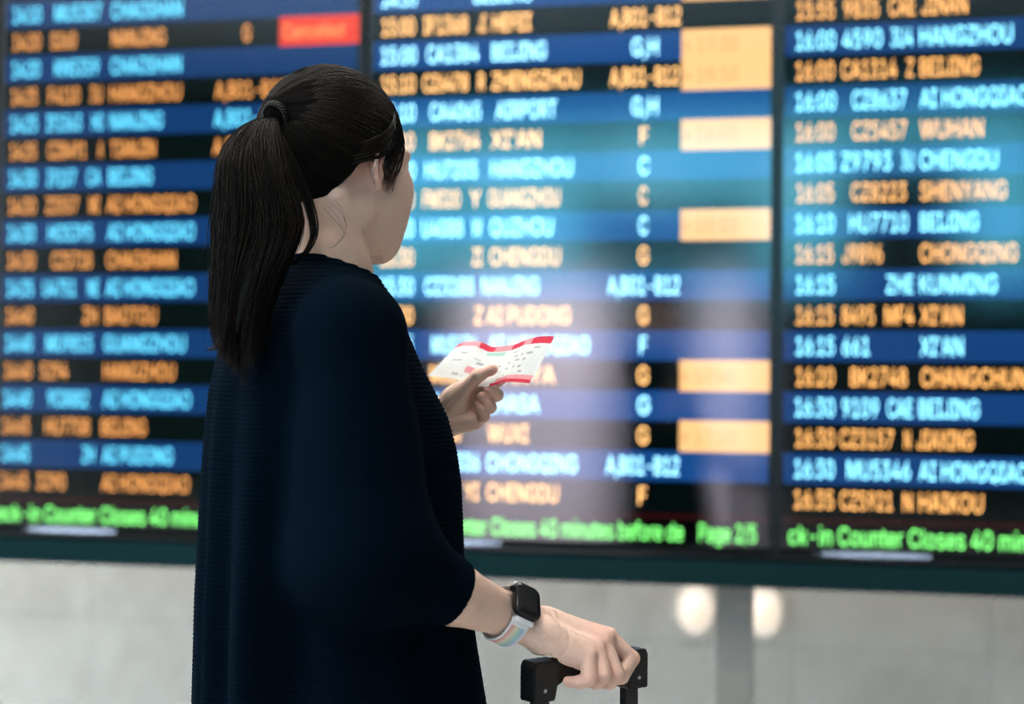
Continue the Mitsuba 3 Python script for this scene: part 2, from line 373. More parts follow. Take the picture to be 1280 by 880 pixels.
def stretch(F, ax, k):
    """F with k times as many samples along one axis (linear)."""
    n = F.shape[ax]
    t = np.arange((n - 1) * k + 1) / k
    i = np.minimum(t.astype(int), n - 2)
    w = (t - i).astype(F4).reshape([-1 if a == ax else 1 for a in range(3)])
    return np.take(F, i, ax) * (1 - w) + np.take(F, i + 1, ax) * w


def field_mesh(fn, lo, hi, h, k=4):
    """Mesh of fn < 0: the field is taken coarsely everywhere and finely near its surface only."""
    n = [int(math.ceil((b - a) / (h * k))) for a, b in zip(lo, hi)]
    ax = [a + np.arange(m + 1) * h * k for a, m in zip(lo, n)]
    C = np.stack(np.meshgrid(*ax, indexing='ij'), -1).reshape(-1, 3).astype(F4)
    F = fn(C).reshape([m + 1 for m in n]).astype(F4)
    fx = [a + np.arange(m * k + 1) * h for a, m in zip(lo, n)]
    for a in range(3):
        F = stretch(F, a, k)
    near = np.argwhere(np.abs(F) < 2.2 * h * k)
    P = np.column_stack([fx[a][near[:, a]] for a in range(3)]).astype(F4)
    F[near[:, 0], near[:, 1], near[:, 2]] = fn(P)
    v, q = surface_nets(F, *fx)
    m = trimesh.Trimesh(v, np.vstack([q[:, [0, 1, 2]], q[:, [0, 2, 3]]]), process=False)
    return m


def smin(a, b, k):
    h = np.maximum(k - np.abs(a - b), 0) / k
    return np.minimum(a, b) - h * h * k * 0.25


def smax(a, b, k):
    return -smin(-a, -b, k)


def cone(P, a, b, ra, rb):
    a, b = np.asarray(a, F4), np.asarray(b, F4)
    ba = b - a
    pa = P - a
    t = np.clip(pa @ ba / max(float(ba @ ba), 1e-12), 0, 1)
    return np.linalg.norm(pa - t[:, None] * ba, axis=1) - (ra + (rb - ra) * t)


def chain(P, pts, k=0.004):
    """A tapering limb through (point, radius) pairs."""
    d = None
    for (a, ra), (b, rb) in zip(pts, pts[1:]):
        e = cone(P, a, b, ra, rb)
        d = e if d is None else smin(d, e, k)
    return d


def ell(Q, c, r):
    q = Q - np.asarray(c, F4)
    k0 = np.linalg.norm(q / np.asarray(r, F4), axis=1)
    k1 = np.linalg.norm(q / np.asarray(r, F4) ** 2, axis=1)
    return k0 * (k0 - 1) / np.maximum(k1, 1e-6)


def bounds(pts, pad):
    p = np.asarray(pts)
    return p.min(0) - pad, p.max(0) + pad


def unit(v):
    v = np.asarray(v, float)
    return v / np.linalg.norm(v)


# ------------------------------------------------------------------ where the suitcase handle and the boarding pass are held
c_l, c_r = np.asarray((0.0352, 1.7450, 0.9319)), np.asarray((0.1434, 1.8250, 0.9245))
c_o = (c_l + c_r) / 2
cu = unit([c_r[0] - c_l[0], c_r[1] - c_l[1], 0])
cvv = np.array([-cu[1], cu[0], 0])
HALF = np.linalg.norm((c_r - c_l)[:2]) / 2


def grip_field(P):
    """The grip bar and its brackets with a hair's breadth of clearance, so that the hand closes on them without passing into them."""
    q = np.abs((P - c_o) @ np.array([cu, cvv, [0, 0, 1.0]]).T) - np.array([HALF + .016, .0115, .0132])
    r = np.abs((P - c_r) @ np.array([cu, cvv, [0, 0, 1.0]]).T + np.array([.0, 0, .009])) - np.array([.020, .0135, .0225])
    f = lambda q: np.linalg.norm(np.maximum(q, 0), axis=1) + np.minimum(q.max(1), 0)
    l = np.abs((P - c_l) @ np.array([cu, cvv, [0, 0, 1.0]]).T + np.array([.0, 0, .009])) - np.array([.020, .0135, .0225])
    return (np.minimum(np.minimum(f(q), f(l)), f(r)) - .0020).astype(F4)


TL, TR, BL, BR = (np.asarray(p) for p in ((-0.0713, 2.0200, 1.3083), (0.0534, 1.9200, 1.3171), (-0.1094, 1.9850, 1.2664), (0.0242, 1.8860, 1.2577)))
TOP = np.array([(0, 0), (.08, 3), (.2, 2.5), (.4, -7), (.58, -6), (.75, 0), (.86, 1.5), (1, 0)])
LOWW = np.array([(0, 0), (.27, -1.5), (.43, -7), (.53, -9), (.67, -5), (.74, -1), (.86, .5), (1, 0)])
PN = unit(np.cross(TR - TL, BL - TL))
PN = PN if PN[1] < 0 else -PN


def on_pass(u, v, off=0.0):
    """The bent sheet: u along its long side, v down its short side."""
    from scipy.interpolate import PchipInterpolator
    u, v = np.asarray(u, float), np.asarray(v, float)
    p = ((1 - u) * (1 - v))[..., None] * TL + (u * (1 - v))[..., None] * TR + ((1 - u) * v)[..., None] * BL + (u * v)[..., None] * BR
    w = (1 - v) * PchipInterpolator(TOP[:, 0], TOP[:, 1])(u) + v * PchipInterpolator(LOWW[:, 0], LOWW[:, 1])(u)
    p[..., 2] += w * .00102
    return p + off * PN


def pass_field(P):
    """The room that the sheet needs between thumb and fingers."""
    A = np.linalg.lstsq(np.array([TR - TL, BL - TL, PN]).T, (P - TL).T.astype(float), rcond=None)[0]
    u, v = A[0], A[1]
    for _ in range(2):
        e = P - on_pass(np.clip(u, 0, 1), np.clip(v, 0, 1))
        A = np.linalg.lstsq(np.array([TR - TL, BL - TL, PN]).T, e.T.astype(float), rcond=None)[0]
        u, v = np.clip(u, 0, 1) + A[0], np.clip(v, 0, 1) + A[1]
    h = (P - on_pass(np.clip(u, 0, 1), np.clip(v, 0, 1))) @ PN
    side = np.maximum(np.maximum(-u, u - 1) * np.linalg.norm(TR - TL), np.maximum(-v, v - 1) * np.linalg.norm(BL - TL))
    return np.maximum(np.abs(h - .0002) - .0014, side - .0014).astype(F4)


# ------------------------------------------------------------------ the person: frames of the head and of the trunk
HB = math.radians(46)
HS = .95
HEAD_O = np.array((-0.2134, 1.8300, 1.5169))
HEAD = np.array([[math.sin(HB), math.cos(HB), 0], [math.cos(HB), -math.sin(HB), 0], [0, 0, 1.0]])      # rows: ahead, to her right, up
BB = math.radians(70)
BODY = np.array([[math.sin(BB), math.cos(BB), 0], [math.cos(BB), -math.sin(BB), 0], [0, 0, 1.0]])
NECK = (-0.2218, 1.8000, 1.3832)


def head_at(a, b, c):
    return HEAD_O + HS * np.array([a, b, c]) @ HEAD


def sym(f, P):
    Q = P.copy()
    Q[:, 1] = np.abs(Q[:, 1])
    return f(Q)


def head_field(P):
    Q = ((P - HEAD_O.astype(F4)) @ HEAD.T.astype(F4)).astype(F4) / F4(HS)
    M = Q.copy()
    M[:, 1] = np.abs(M[:, 1])
    d = ell(Q, (-.010, 0, .030), (.088, .071, .078))
    d = smin(d, ell(Q, (.026, 0, -.035), (.062, .060, .070)), .03)
    d = smin(d, cone(M, (.0, .050, -.062), (.062, .012, -.096), .018, .019), .03)           # jaw
    d = smin(d, ell(Q, (.066, 0, -.099), (.019, .020, .017)), .02)                          # chin
    d = smin(d, ell(M, (.050, .041, -.026), (.034, .028, .030)), .03)                       # cheeks
    d = smin(d, ell(M, (.062, .030, .018), (.022, .030, .010)), .02)                        # brows
    d = smin(d, ell(M, (.052, .024, -.064), (.030, .028, .034)), .03)                       # mouth region
    d = smax(d, -ell(M, (.094, .033, -.001), (.018, .018, .011)), .012)                     # eye sockets
    d = smin(d, ell(M, (.0742, .032, .0045), (.0125, .0160, .0078)), .004)                  # lids
    d = smin(d, cone(Q, (.082, 0, .006), (.1005, 0, -.036), .0065, .0085), .012)            # nose
    d = smin(d, ell(M, (.092, .010, -.040), (.010, .008, .007)), .006)
    d = smin(d, ell(Q, (.087, 0, -.0615), (.008, .021, .0048)), .003)                       # lips
    d = smin(d, ell(Q, (.085, 0, -.0705), (.009, .018, .0055)), .003)
    d = smax(d, -ell(Q, (.0965, 0, -.0662), (.006, .019, .0022)), .003)
    # ears: helix, fold, lobe and hollow
    E = M - np.array([.011, 0, -.002], F4)
    e = chain(E, [((.008, .070, -.006), .0032), ((.010, .076, .008), .0030), ((.003, .081, .0175), .0032), ((-.008, .084, .0185), .0033), ((-.0165, .086, .010), .0033), ((-.017, .0855, -.006), .0032), ((-.011, .081, -.020), .0036), ((-.003, .075, -.028), .0048)], .003)
    e = smin(e, chain(E, [((.000, .078, .008), .0024), ((-.008, .081, -.002), .0026), ((-.003, .077, -.016), .0028)], .003), .004)
    e = smin(e, cone(E, (.009, .071, -.006), (.008, .072, -.012), .0042, .0036), .003)
    e = smin(e, ell(E, (-.003, .073, -.004), (.0125, .0060, .021)), .005)
    d = smin(d, e, .006) * HS
    n = cone(P, head_at(-.034, 0, -.03), np.asarray(NECK) + [0, 0, .0], .050, .0485)
    n = smin(n, cone(P, NECK, np.asarray(NECK) + [-.01, 0, -.09], .0485, .066), .03)
    n = smin(n, cone(P, head_at(-.035, .052, -.045), np.asarray(NECK) + np.array([.042, .012, -.03]) @ BODY, .011, .008), .02)     # the cord of muscle at the side of the neck
    n = smin(n, cone(P, head_at(-.035, -.052, -.045), np.asarray(NECK) + np.array([.042, -.012, -.03]) @ BODY, .011, .008), .02)
    return smin(d, n, .018)


# right arm: elbow in the sleeve, wrist, palm over the grip, fingers closed round it
R_SHOULDER, R_ELBOW, R_CUFF = (-0.1760, 1.6700, 1.3103), (-0.1497, 1.6500, 1.0742), (-0.0620, 1.7030, 1.0218)
R_WRIST = [(0.0431, 1.7850, 0.9748), (0.0434, 1.7540, 0.9651)]
R_MCP = [((0.1159, 1.7950, 0.9598), .0125), ((0.1082, 1.7760, 0.9573), .0125), ((0.0989, 1.7580, 0.9530), .0120), ((0.0889, 1.7430, 0.9464), .0115)]
R_FINGERS = [
    [((0.1159, 1.7950, 0.9598), .0110), ((0.1441, 1.7920, 0.9362), .0092), ((0.1310, 1.7780, 0.9172), .0084), ((0.1127, 1.7830, 0.9096), .0072)],
    [((0.1081, 1.7740, 0.9577), .0108), ((0.1238, 1.7560, 0.9251), .0092), ((0.1165, 1.7700, 0.9122), .0084), ((0.1019, 1.7900, 0.9091), .0072)],
    [((0.0997, 1.7560, 0.9533), .0104), ((0.1080, 1.7380, 0.9257), .0090), ((0.0999, 1.7540, 0.9152), .0082), ((0.0872, 1.7780, 0.9122), .0070)],
    [((0.0898, 1.7410, 0.9477), .0104), ((0.0911, 1.7290, 0.9246), .0092), ((0.0796, 1.7340, 0.9190), .0078), ((0.0672, 1.7420, 0.9182), .0062)],
]
R_THUMB = [((0.0595, 1.7950, 0.9537), .0140), ((0.0830, 1.8140, 0.9364), .0115), ((0.1040, 1.8120, 0.9199), .0100), ((0.1169, 1.8050, 0.9119), .0080)]
ARM_AXIS = unit(np.subtract((0.0437, 1.7700, 0.9698), R_ELBOW))


def right_field(P):
    d = chain(P, [(R_ELBOW, .040), (R_CUFF, .0345), ((-0.0047, 1.7520, 0.9916), .0246)], .006)
    for w in R_WRIST:
        d = smin(d, cone(P, (-0.0047, 1.7520, 0.9916), w, .0236, .0198), .008)
    for i, (p, r) in enumerate(R_MCP):
        d = smin(d, cone(P, R_WRIST[0 if i < 2 else 1], p, .0195, r), .008)
    d = smin(d, cone(P, R_WRIST[1], (0.0836, 1.7460, 0.9440), .019, .0125), .012)           # heel of the hand
    d = smin(d, chain(P, R_THUMB, .006), .012)
    for f in R_FINGERS:
        d = smin(d, chain(P, f, .002), .0022)
    d = smax(d, -grip_field(P), .001)
    s = (P - np.asarray((0.0437, 1.7700, 0.9670), F4)) @ ARM_AXIS.astype(F4)
    return d + .0011 * np.exp(-((s - .002) / .0017) ** 2) + .0007 * np.exp(-((s + .007) / .0015) ** 2)


# left arm: forearm behind the cardigan front, palm towards the camera, thumb on the pass and fingers folded in
L_SHOULDER, L_ELBOW, L_CUFF = (-0.2761, 1.9550, 1.3266), (-0.1945, 2.0200, 1.0854), (-0.1400, 1.9900, 1.1531)
L_WRIST = (-0.0890, 1.9620, 1.2128)
L_FINGERS = [
    [((-0.0389, 1.9680, 1.2462), .0100), ((-0.0183, 1.9660, 1.2609), .0080), ((-0.0059, 1.9570, 1.2692), .0070), ((0.0033, 1.9500, 1.2764), .0058)],
    [((-0.0367, 1.9640, 1.2359), .0100), ((-0.0190, 1.9500, 1.2424), .0085), ((-0.0240, 1.9360, 1.2476), .0080), ((-0.0290, 1.9300, 1.2491), .0072)],
    [((-0.0385, 1.9580, 1.2236), .0096), ((-0.0270, 1.9420, 1.2271), .0080), ((-0.0330, 1.9300, 1.2353), .0074), ((-0.0380, 1.9260, 1.2404), .0064)],
    [((-0.0444, 1.9520, 1.2114), .0092), ((-0.0350, 1.9380, 1.2148), .0072), ((-0.0380, 1.9310, 1.2251), .0066), ((-0.0421, 1.9310, 1.2312), .0058)],
]
L_THUMB = [((-0.0835, 1.9500, 1.2285), .0145), ((-0.0628, 1.9370, 1.2482), .0110), ((-0.0423, 1.9260, 1.2672), .0078), ((-0.0261, 1.9210, 1.2741), .0056), ((-0.0221, 1.9210, 1.2760), .0044)]


def left_field(P):
    d = chain(P, [(L_ELBOW, .038), (L_CUFF, .031), (L_WRIST, .0240)], .006)
    for (p, r), w in zip([f[0] for f in L_FINGERS], ((-0.0862, 1.9660, 1.2231), (-0.0851, 1.9660, 1.2179), (-0.0850, 1.9640, 1.2107), (-0.0837, 1.9600, 1.2046))):
        d = smin(d, cone(P, w, p, .0150, r), .010)
    d = smin(d, cone(P, (-0.0792, 1.9500, 1.2070), (-0.0504, 1.9480, 1.2083), .0150, .0110), .010)          # heel of the hand
    d = smin(d, chain(P, L_THUMB, .006), .010)
    d = smin(d, ell(P, (-0.0711, 1.9450, 1.2369), (.0175, .014, .0165)), .012)                       # ball of the thumb
    for f in L_FINGERS:
        d = smin(d, chain(P, f, .002), .0022)
    return smax(d, -pass_field(P), .0006)


TORSO = np.array([   # height, centre along the camera's x, half width as seen, half breadth shoulder to shoulder
    (0.6500, -0.1912, 0.1810, 0.1750),
    (0.8006, -0.1938, 0.1772, 0.1700),
    (0.8761, -0.1970, 0.1729, 0.1650),
    (0.9517, -0.2030, 0.1658, 0.1600),
    (1.0084, -0.2074, 0.1610, 0.1570),
    (1.0558, -0.2103, 0.1567, 0.1550),
    (1.1032, -0.2108, 0.1548, 0.1520),
    (1.1412, -0.2113, 0.1529, 0.1500),
    (1.1792, -0.2136, 0.1491, 0.1480),
    (1.2172, -0.2178, 0.1424, 0.1450),
    (1.2457, -0.2243, 0.1343, 0.1420),
    (1.2837, -0.2309, 0.1215, 0.1400),
    (1.3028, -0.2321, 0.1148, 0.1350),
    (1.3314, -0.2315, 0.1024, 0.1250),
    (1.3600, -0.2294, 0.0838, 0.1050),
    (1.3792, -0.2229, 0.0638, 0.0800),
    (1.3935, -0.2179, 0.0405, 0.0600),
    (1.4031, -0.2156, 0.0257, 0.0450)
])
AXIS_Y = 1.81


def trunk_field(P, shrink=0.0, folds=False):
    z = P[:, 2]
    zz = TORSO[:, 0]
    cx, w, hb = (np.interp(z, zz, TORSO[:, n]) for n in (1, 2, 3))
    ha = np.sqrt(np.maximum(w ** 2 - (BODY[1, 0] * hb) ** 2, 1e-4)) / BODY[0, 0]
    q = np.column_stack([P[:, 0] - cx, P[:, 1] - AXIS_Y])
    a, b = q @ BODY[0, :2], q @ BODY[1, :2]
    ha, hb = ha - shrink, hb - shrink
    k0 = np.sqrt((a / ha) ** 2 + (b / hb) ** 2)
    k1 = np.sqrt((a / ha ** 2) ** 2 + (b / hb ** 2) ** 2)
    d = k0 * (k0 - 1) / np.maximum(k1, 1e-6)
    if folds:
        t = np.arctan2(b / hb, a / ha)
        low = np.clip((1.33 - z) / .35, 0, 1)
        drift = .10 * (1.1 - z)
        d = d - low * (.018 * np.exp(-((t - 2.40 - drift) / .13) ** 2) - .016 * np.exp(-((t - 2.08 - drift) / .16) ** 2) - .010 * np.exp(-((t - 2.66 - drift) / .08) ** 2)
                       + .010 * np.exp(-((t - 2.86 + drift) / .09) ** 2) - .006 * np.exp(-((t - 3.06) / .07) ** 2) + .006 * np.exp(-((t - 1.4) / .12) ** 2) - .005 * np.exp(-((t - 1.1) / .15) ** 2) + .003 * np.sin(7 * t + 3 * z))
    return d


def hidden_field(P):
    """What the clothes cover: trunk, upper arms, legs, feet in the shoes."""
    d = smax(trunk_field(P, .030), P[:, 2] - 1.40, .03)
    d = smax(d, .80 - P[:, 2], .03)
    hips = (np.array([-.205, AXIS_Y, .86]))
    d = smin(d, ell(P, hips, (.125, .15, .12)), .05)
    d = smin(d, chain(P, [(np.asarray(NECK) + [0, 0, -.04], .055), (R_SHOULDER, .048), (R_ELBOW, .042)], .03), .03)
    d = smin(d, chain(P, [(np.asarray(NECK) + [0, 0, -.04], .055), (L_SHOULDER, .048), (L_ELBOW, .040)], .03), .03)
    d = np.maximum(d, np.where(P[:, 2] > 1.0, -1, trunk_field(P, .034)))
    for s in (1, -1):
        h, k, a, t = leg(s)
        d = smin(d, chain(P, [(h, .070), (k, .055), (a, .036)], .03), .03)
        d = smin(d, chain(P, [(a, .034), (a + [0, 0, -.045], .036), (t, .024)], .02), .02)
    return d


def leg(s):
    o = np.array([-.205, AXIS_Y, 0])
    step = -.05 * s
    return (o + np.array([.0, .070 * s, .84]) @ BODY, o + np.array([step * .4 - .01, .09 * s, .47]) @ BODY, o + np.array([step - .045, .095 * s, .085]) @ BODY, o + np.array([step + .105, .105 * s, .028]) @ BODY)


def solid(m):
    import manifold3d
    M = manifold3d.Manifold(manifold3d.Mesh(np.asarray(m.vertices, np.float32), np.asarray(m.faces, np.uint32)))
    return M if M.status() == manifold3d.Error.NoError else None


def unite(meshes):
    parts = [solid(m) for m in meshes]
    print('closed', [p is not None for p in parts])
    if any(p is None for p in parts):
        return join(*meshes)
    u = parts[0]
    for p in parts[1:]:
        u = u + p
    o = u.to_mesh()
    return trimesh.Trimesh(o.vert_properties[:, :3], o.tri_verts, process=False)


person = thing('person', 'person in a dark navy cardigan with a long black ponytail, facing the flight displays', 'person')
lo, hi = bounds([head_at(a, b, c) for a in (-.12, .115) for b in (-.095, .095) for c in (-.1, .11)] + [np.asarray(NECK) + [.08, .08, -.10], np.asarray(NECK) - [.1, .08, .16]], .012)
head_mesh = field_mesh(head_field, lo, hi, .002)
lo, hi = bounds([R_ELBOW] + [p for f in R_FINGERS + [R_THUMB] for p, _ in f], .05)
right_mesh = field_mesh(right_field, lo, hi, .0015)
lo, hi = bounds([L_ELBOW] + [p for f in L_FINGERS + [L_THUMB] for p, _ in f], .05)
left_mesh = field_mesh(left_field, lo, hi, .001)
hidden_mesh = field_mesh(hidden_field, (-.48, 1.45, -.02), (.12, 2.2, 1.50), .008, 3)
body = unite([hidden_mesh, head_mesh, right_mesh, left_mesh])


def skin_colours(v):
    c = np.tile([.62, .43, .345], (len(v), 1))
    c *= 1 + .10 * (meshkit.fbm(v * 45, 3, seed=4) - .5)[:, None] + .05 * (meshkit.fbm(v * 260, 2, seed=9) - .5)[:, None]

    def blush(p, r, k=.55, to=(.58, .27, .22)):
        nonlocal c
        w = k * np.exp(-((v - np.asarray(p)) ** 2).sum(1) / r ** 2)[:, None]
        c = c * (1 - w) + np.asarray(to) * w
    for f in R_FINGERS + L_FINGERS:
        blush(f[0][0], .016, .25)
        blush(f[1][0], .014, .4)
        blush(f[3][0], .012, .6)
    blush(L_THUMB[3][0], .012, .75)
    blush((0.1074, 1.7800, 0.9687), .025, .3)
    blush(head_at(-.005, .08, -.005), .03, .45, (.55, .24, .19))
    blush(head_at(-.005, -.08, -.005), .03, .45, (.55, .24, .19))
    q = (v - HEAD_O) @ HEAD.T / HS
    lips = np.exp(-((q[:, 0] - .092) / .012) ** 2 - (q[:, 1] / .020) ** 4 - ((q[:, 2] + .066) / .009) ** 4)[:, None]
    c = c * (1 - .8 * lips) + np.array([.45, .13, .12]) * .8 * lips
    brow = np.exp(-((np.abs(q[:, 1]) - .034) / .019) ** 4 - ((q[:, 2] - .019) / .0035) ** 2)[:, None] * (q[:, :1] > .05)
    return c * (1 - .8 * brow) + np.array([.03, .02, .018]) * .8 * brow


scene['m_skin'] = {'type': 'principled', 'base_color': {'type': 'mesh_attribute', 'name': 'vertex_color'}, 'roughness': .48, 'specular': .4}
put(person + '__body', body, 'm_skin', smooth=True, color=skin_colours(np.asarray(body.vertices)), label='fair skin of face, neck, forearms and hands')
scene['m_eye'] = glossy((.75, .73, .7), 1.4)
scene['m_iris'] = glossy((.03, .015, .01), 1.4)
for s in (1, -1):
    e = trimesh.creation.icosphere(3, .0118)
    e.apply_translation(head_at(.0735, .032 * s, -.001))
    k = put(person + '__eye', e, 'm_eye', smooth=True)
    i = trimesh.creation.icosphere(3, .0056)
    i.apply_translation(head_at(.0803, .031 * s, -.002))
    put(k + '__iris', i, 'm_iris', smooth=True)

# ------------------------------------------------------------------ cardigan, trousers, shoes
RIB = .0052


def sleeve_field(P, which):
    if which == 'right':
        d = chain(P, [(R_SHOULDER, .056), (R_ELBOW, .066)], .03)
        e = cone(P, R_ELBOW, R_CUFF, .060, .0375)
        d = smin(d, e, .04)
        d = smin(d, cone(P, (-0.1778, 1.7000, 1.1843), (-0.1843, 1.6900, 1.0606), .06, .07), .05)
        cut = (P - np.asarray(R_CUFF, F4)) @ unit(np.subtract(R_CUFF, R_ELBOW)).astype(F4) + .008
        d = smax(d, cut, .014)
        return smax(d, -cone(P, R_CUFF, np.asarray(R_CUFF) + .02 * unit(np.subtract(R_ELBOW, R_CUFF)), .0355, .0355), .003)
    d = chain(P, [(L_SHOULDER, .058), (L_ELBOW, .058)], .03)
    e = smax(cone(P, L_ELBOW, L_CUFF, .054, .036), (P - np.asarray(L_CUFF, F4)) @ unit(np.subtract(L_CUFF, L_ELBOW)).astype(F4), .010)
    return smin(d, e, .03)


COLLAR_O = np.asarray((-0.2152, 1.8000, 1.3909))
COLLAR_N = unit(np.array([.29, 0, 1.0]) @ BODY)


def cardigan_field(P):
    trunk = trunk_field(P, 0, True)
    trunk = smax(trunk, P[:, 2] - float(NECK[2]) - .012, .03)
    trunk = smin(trunk, chain(P, [(np.asarray(NECK) + [-.005, 0, -.022], .050), (R_SHOULDER, .056)], .03), .04)
    trunk = smin(trunk, chain(P, [(np.asarray(NECK) + [-.005, 0, -.022], .050), (L_SHOULDER, .058)], .03), .04)
    h = (P - COLLAR_O.astype(F4)) @ COLLAR_N.astype(F4)
    r = np.linalg.norm((P - COLLAR_O.astype(F4)) - h[:, None] * COLLAR_N.astype(F4), axis=1)
    trunk = smax(trunk, h, .012)
    trunk = smin(trunk, np.sqrt((r - .0535) ** 2 + h ** 2) - .0062, .012)
    trunk = smax(trunk, -np.sqrt(np.maximum(r - .044, 0) ** 2 + np.maximum(-h - .05, 0) ** 2) + 0.0, .004)
    trunk = smax(trunk, .66 - P[:, 2], .01)
    arms = smin(sleeve_field(P, 'right'), sleeve_field(P, 'left'), .001)
    return smin(trunk, arms, .02), np.clip((arms - trunk) / .02, 0, 1)


gx, gy, gz = np.arange(-.46, .08, .004), np.arange(1.50, 2.16, .004), np.arange(.60, 1.43, .004)
G = np.stack(np.meshgrid(gx, gy, gz, indexing='ij'), -1).reshape(-1, 3).astype(F4)
Fc, Rc = np.concatenate([np.stack(cardigan_field(g), 1) for g in np.array_split(G, 24)]).T.reshape(2, len(gx), len(gy), len(gz)).astype(F4)
Fc, Rc = stretch(Fc, 2, 3), stretch(Rc, 2, 3)
fz = gz[0] + np.arange(Fc.shape[2]) * .004 / 3
Fc -= Rc * (.0008 * np.cos(2 * np.pi * fz / RIB)).astype(F4)
v, q = surface_nets(Fc, gx, gy, fz)


def cuff_field(P):
    ax = unit(np.subtract(R_CUFF, R_ELBOW))
    mid = np.asarray(R_ELBOW) * .45 + np.asarray(R_CUFF) * .55
    d = cone(P, mid, np.asarray(R_CUFF) + .004 * ax, .0475, .0385)
    d = smax(d, (P - np.asarray(R_CUFF, F4)) @ ax.astype(F4), .003)
    return smax(d, -cone(P, np.asarray(R_CUFF) + .02 * ax, np.asarray(R_CUFF) - .018 * ax, .0362, .0362), .002)


cardigan = join(trimesh.Trimesh(v, np.vstack([q[:, [0, 1, 2]], q[:, [0, 2, 3]]]), process=False), field_mesh(cuff_field, *bounds([R_ELBOW, R_CUFF], .06), .0025))
scene['m_knit'] = {'type': 'principled', 'base_color': rgb(.0004, .0030, .0070), 'roughness': .9, 'specular': .015}
put(person + '__cardigan', cardigan, 'm_knit', smooth=True, label='loose dark navy ribbed knit cardigan')
scene['m_trousers'] = matte((.012, .013, .016))


def trousers_field(P):
    d = ell(P, np.array([-.205, AXIS_Y, .86]), (.12, .135, .13))
    for s in (1, -1):
        h, k, a, t = leg(s)
        d = smin(d, chain(P, [(h, .098), (k, .078), (a, .065)], .03), .03)
    d = smax(d, P[:, 2] - .93, .01)
    d = np.where(P[:, 2] > .60, np.maximum(d, trunk_field(P, .022)), d)
    return smax(d, .075 - P[:, 2], .004)


def shoe_field(s):
    h, k, a, t = leg(s)

    def f(P):
        d = chain(P, [(a + [0, 0, -.03], .043), (t + np.array([-.03, 0, .012]) @ BODY, .040), (t + np.array([.03, 0, .008]) @ BODY, .036)], .03)
        return smax(smax(d, -P[:, 2] + .001, .004), P[:, 2] - .088, .006)
    return f


put(person + '__trousers', field_mesh(trousers_field, (-.45, 1.5, .05), (.05, 2.15, .98), .006), 'm_trousers', smooth=True)
for s in (1, -1):
    a, t = leg(s)[2:]
    lo, hi = bounds([a, t, [a[0], a[1], 0]], .09)
    lo[2] = -.012
    put(person + '__shoe', field_mesh(shoe_field(s), lo, hi, .004), 'm_bezel', smooth=True)

# ------------------------------------------------------------------ hair: cap drawn back to the tie, single strands over it, ponytail
TIE = np.array([-.110, .012, .062])
HAIR_C, HAIR_R = np.array([-.011, 0, .030]), np.array([.098, .083, .0955])
LINE = np.array([(-.13, -.075), (-.06, -.058), (-.045, -.040), (-.030, -.022), (-.015, .002), (0, .014), (.010, .004), (.022, -.004), (.035, .0), (.050, .012), (.070, .024), (.12, .036)])


def hair_field(P):
    Q = ((P - HEAD_O) @ HEAD.T) / HS
    d = ell(Q, HAIR_C, HAIR_R)
    d = smin(d, cone(Q, TIE + [.03, 0, 0], TIE + [.004, 0, 0], .028, .011), .03)
    d = smin(d, ell(Q, (-.043, 0, -.022), (.057, .058, .056)), .02)
    a, b = Q[:, 1] - TIE[1], Q[:, 2] - TIE[2]
    phi, r = np.arctan2(a, b), np.sqrt(a * a + b * b)
    g = meshkit.noise(np.column_stack([phi * 13, r * 18, Q[:, 0] * 12]), 3) + .6 * meshkit.noise(np.column_stack([phi * 34, r * 22, Q[:, 0] * 14]), 5)
    d = d - (.0030 * (g - .8)) * np.clip(r / .03, 0, 1)
    cut = (np.interp(Q[:, 0], LINE[:, 0], LINE[:, 1]) + .004 * (meshkit.noise(np.column_stack([phi * 40, phi * 0, phi * 0]), 8) - .5) - Q[:, 2]) * .8
    return (smax(d, cut, .012) * HS).astype(F4)


def strand_tones(mesh, m, sides=3, brown=.35):
    """One tone per strand, from black to dark brown."""
    n = len(mesh.vertices) // (m * sides)
    t = (rng.random(n) ** 2.2)[:, None]
    c = np.array([.0022, .0019, .0018]) * (1 - t) + np.array([.012, .0085, .0062]) * t * brown / .35
    return np.repeat(c, m * sides, 0)


def plain(mesh):
    return np.tile([.0022, .0019, .0018], (len(mesh.vertices), 1))


def tubes(paths, rad, sides=3):
    """Many strands at once: paths (n, m, 3), rad (n, m)."""
    n, m, _ = paths.shape
    t = np.gradient(paths, axis=1)
    t /= np.linalg.norm(t, axis=2, keepdims=True) + 1e-12
    a = np.cross(t, [.31, .17, .93])
    a /= np.linalg.norm(a, axis=2, keepdims=True) + 1e-12
    b = np.cross(t, a)
    ang = np.arange(sides) * 2 * np.pi / sides
    v = paths[:, :, None] + rad[:, :, None, None] * (np.cos(ang)[:, None] * a[:, :, None] + np.sin(ang)[:, None] * b[:, :, None])
    i, j, k = np.meshgrid(np.arange(n), np.arange(m - 1), np.arange(sides), indexing='ij')
    at = lambda jj, kk: (i * m + jj) * sides + kk % sides
    q = np.stack([at(j, k), at(j, k + 1), at(j + 1, k + 1), at(j + 1, k)], -1).reshape(-1, 4)
    return trimesh.Trimesh(v.reshape(-1, 3), np.vstack([q[:, [0, 1, 2]], q[:, [0, 2, 3]]]), process=False)


def spline(pts, n):
    from scipy.interpolate import CubicSpline
    pts = np.asarray(pts, float)
    return CubicSpline(np.linspace(0, 1, len(pts)), pts)(np.linspace(0, 1, n))


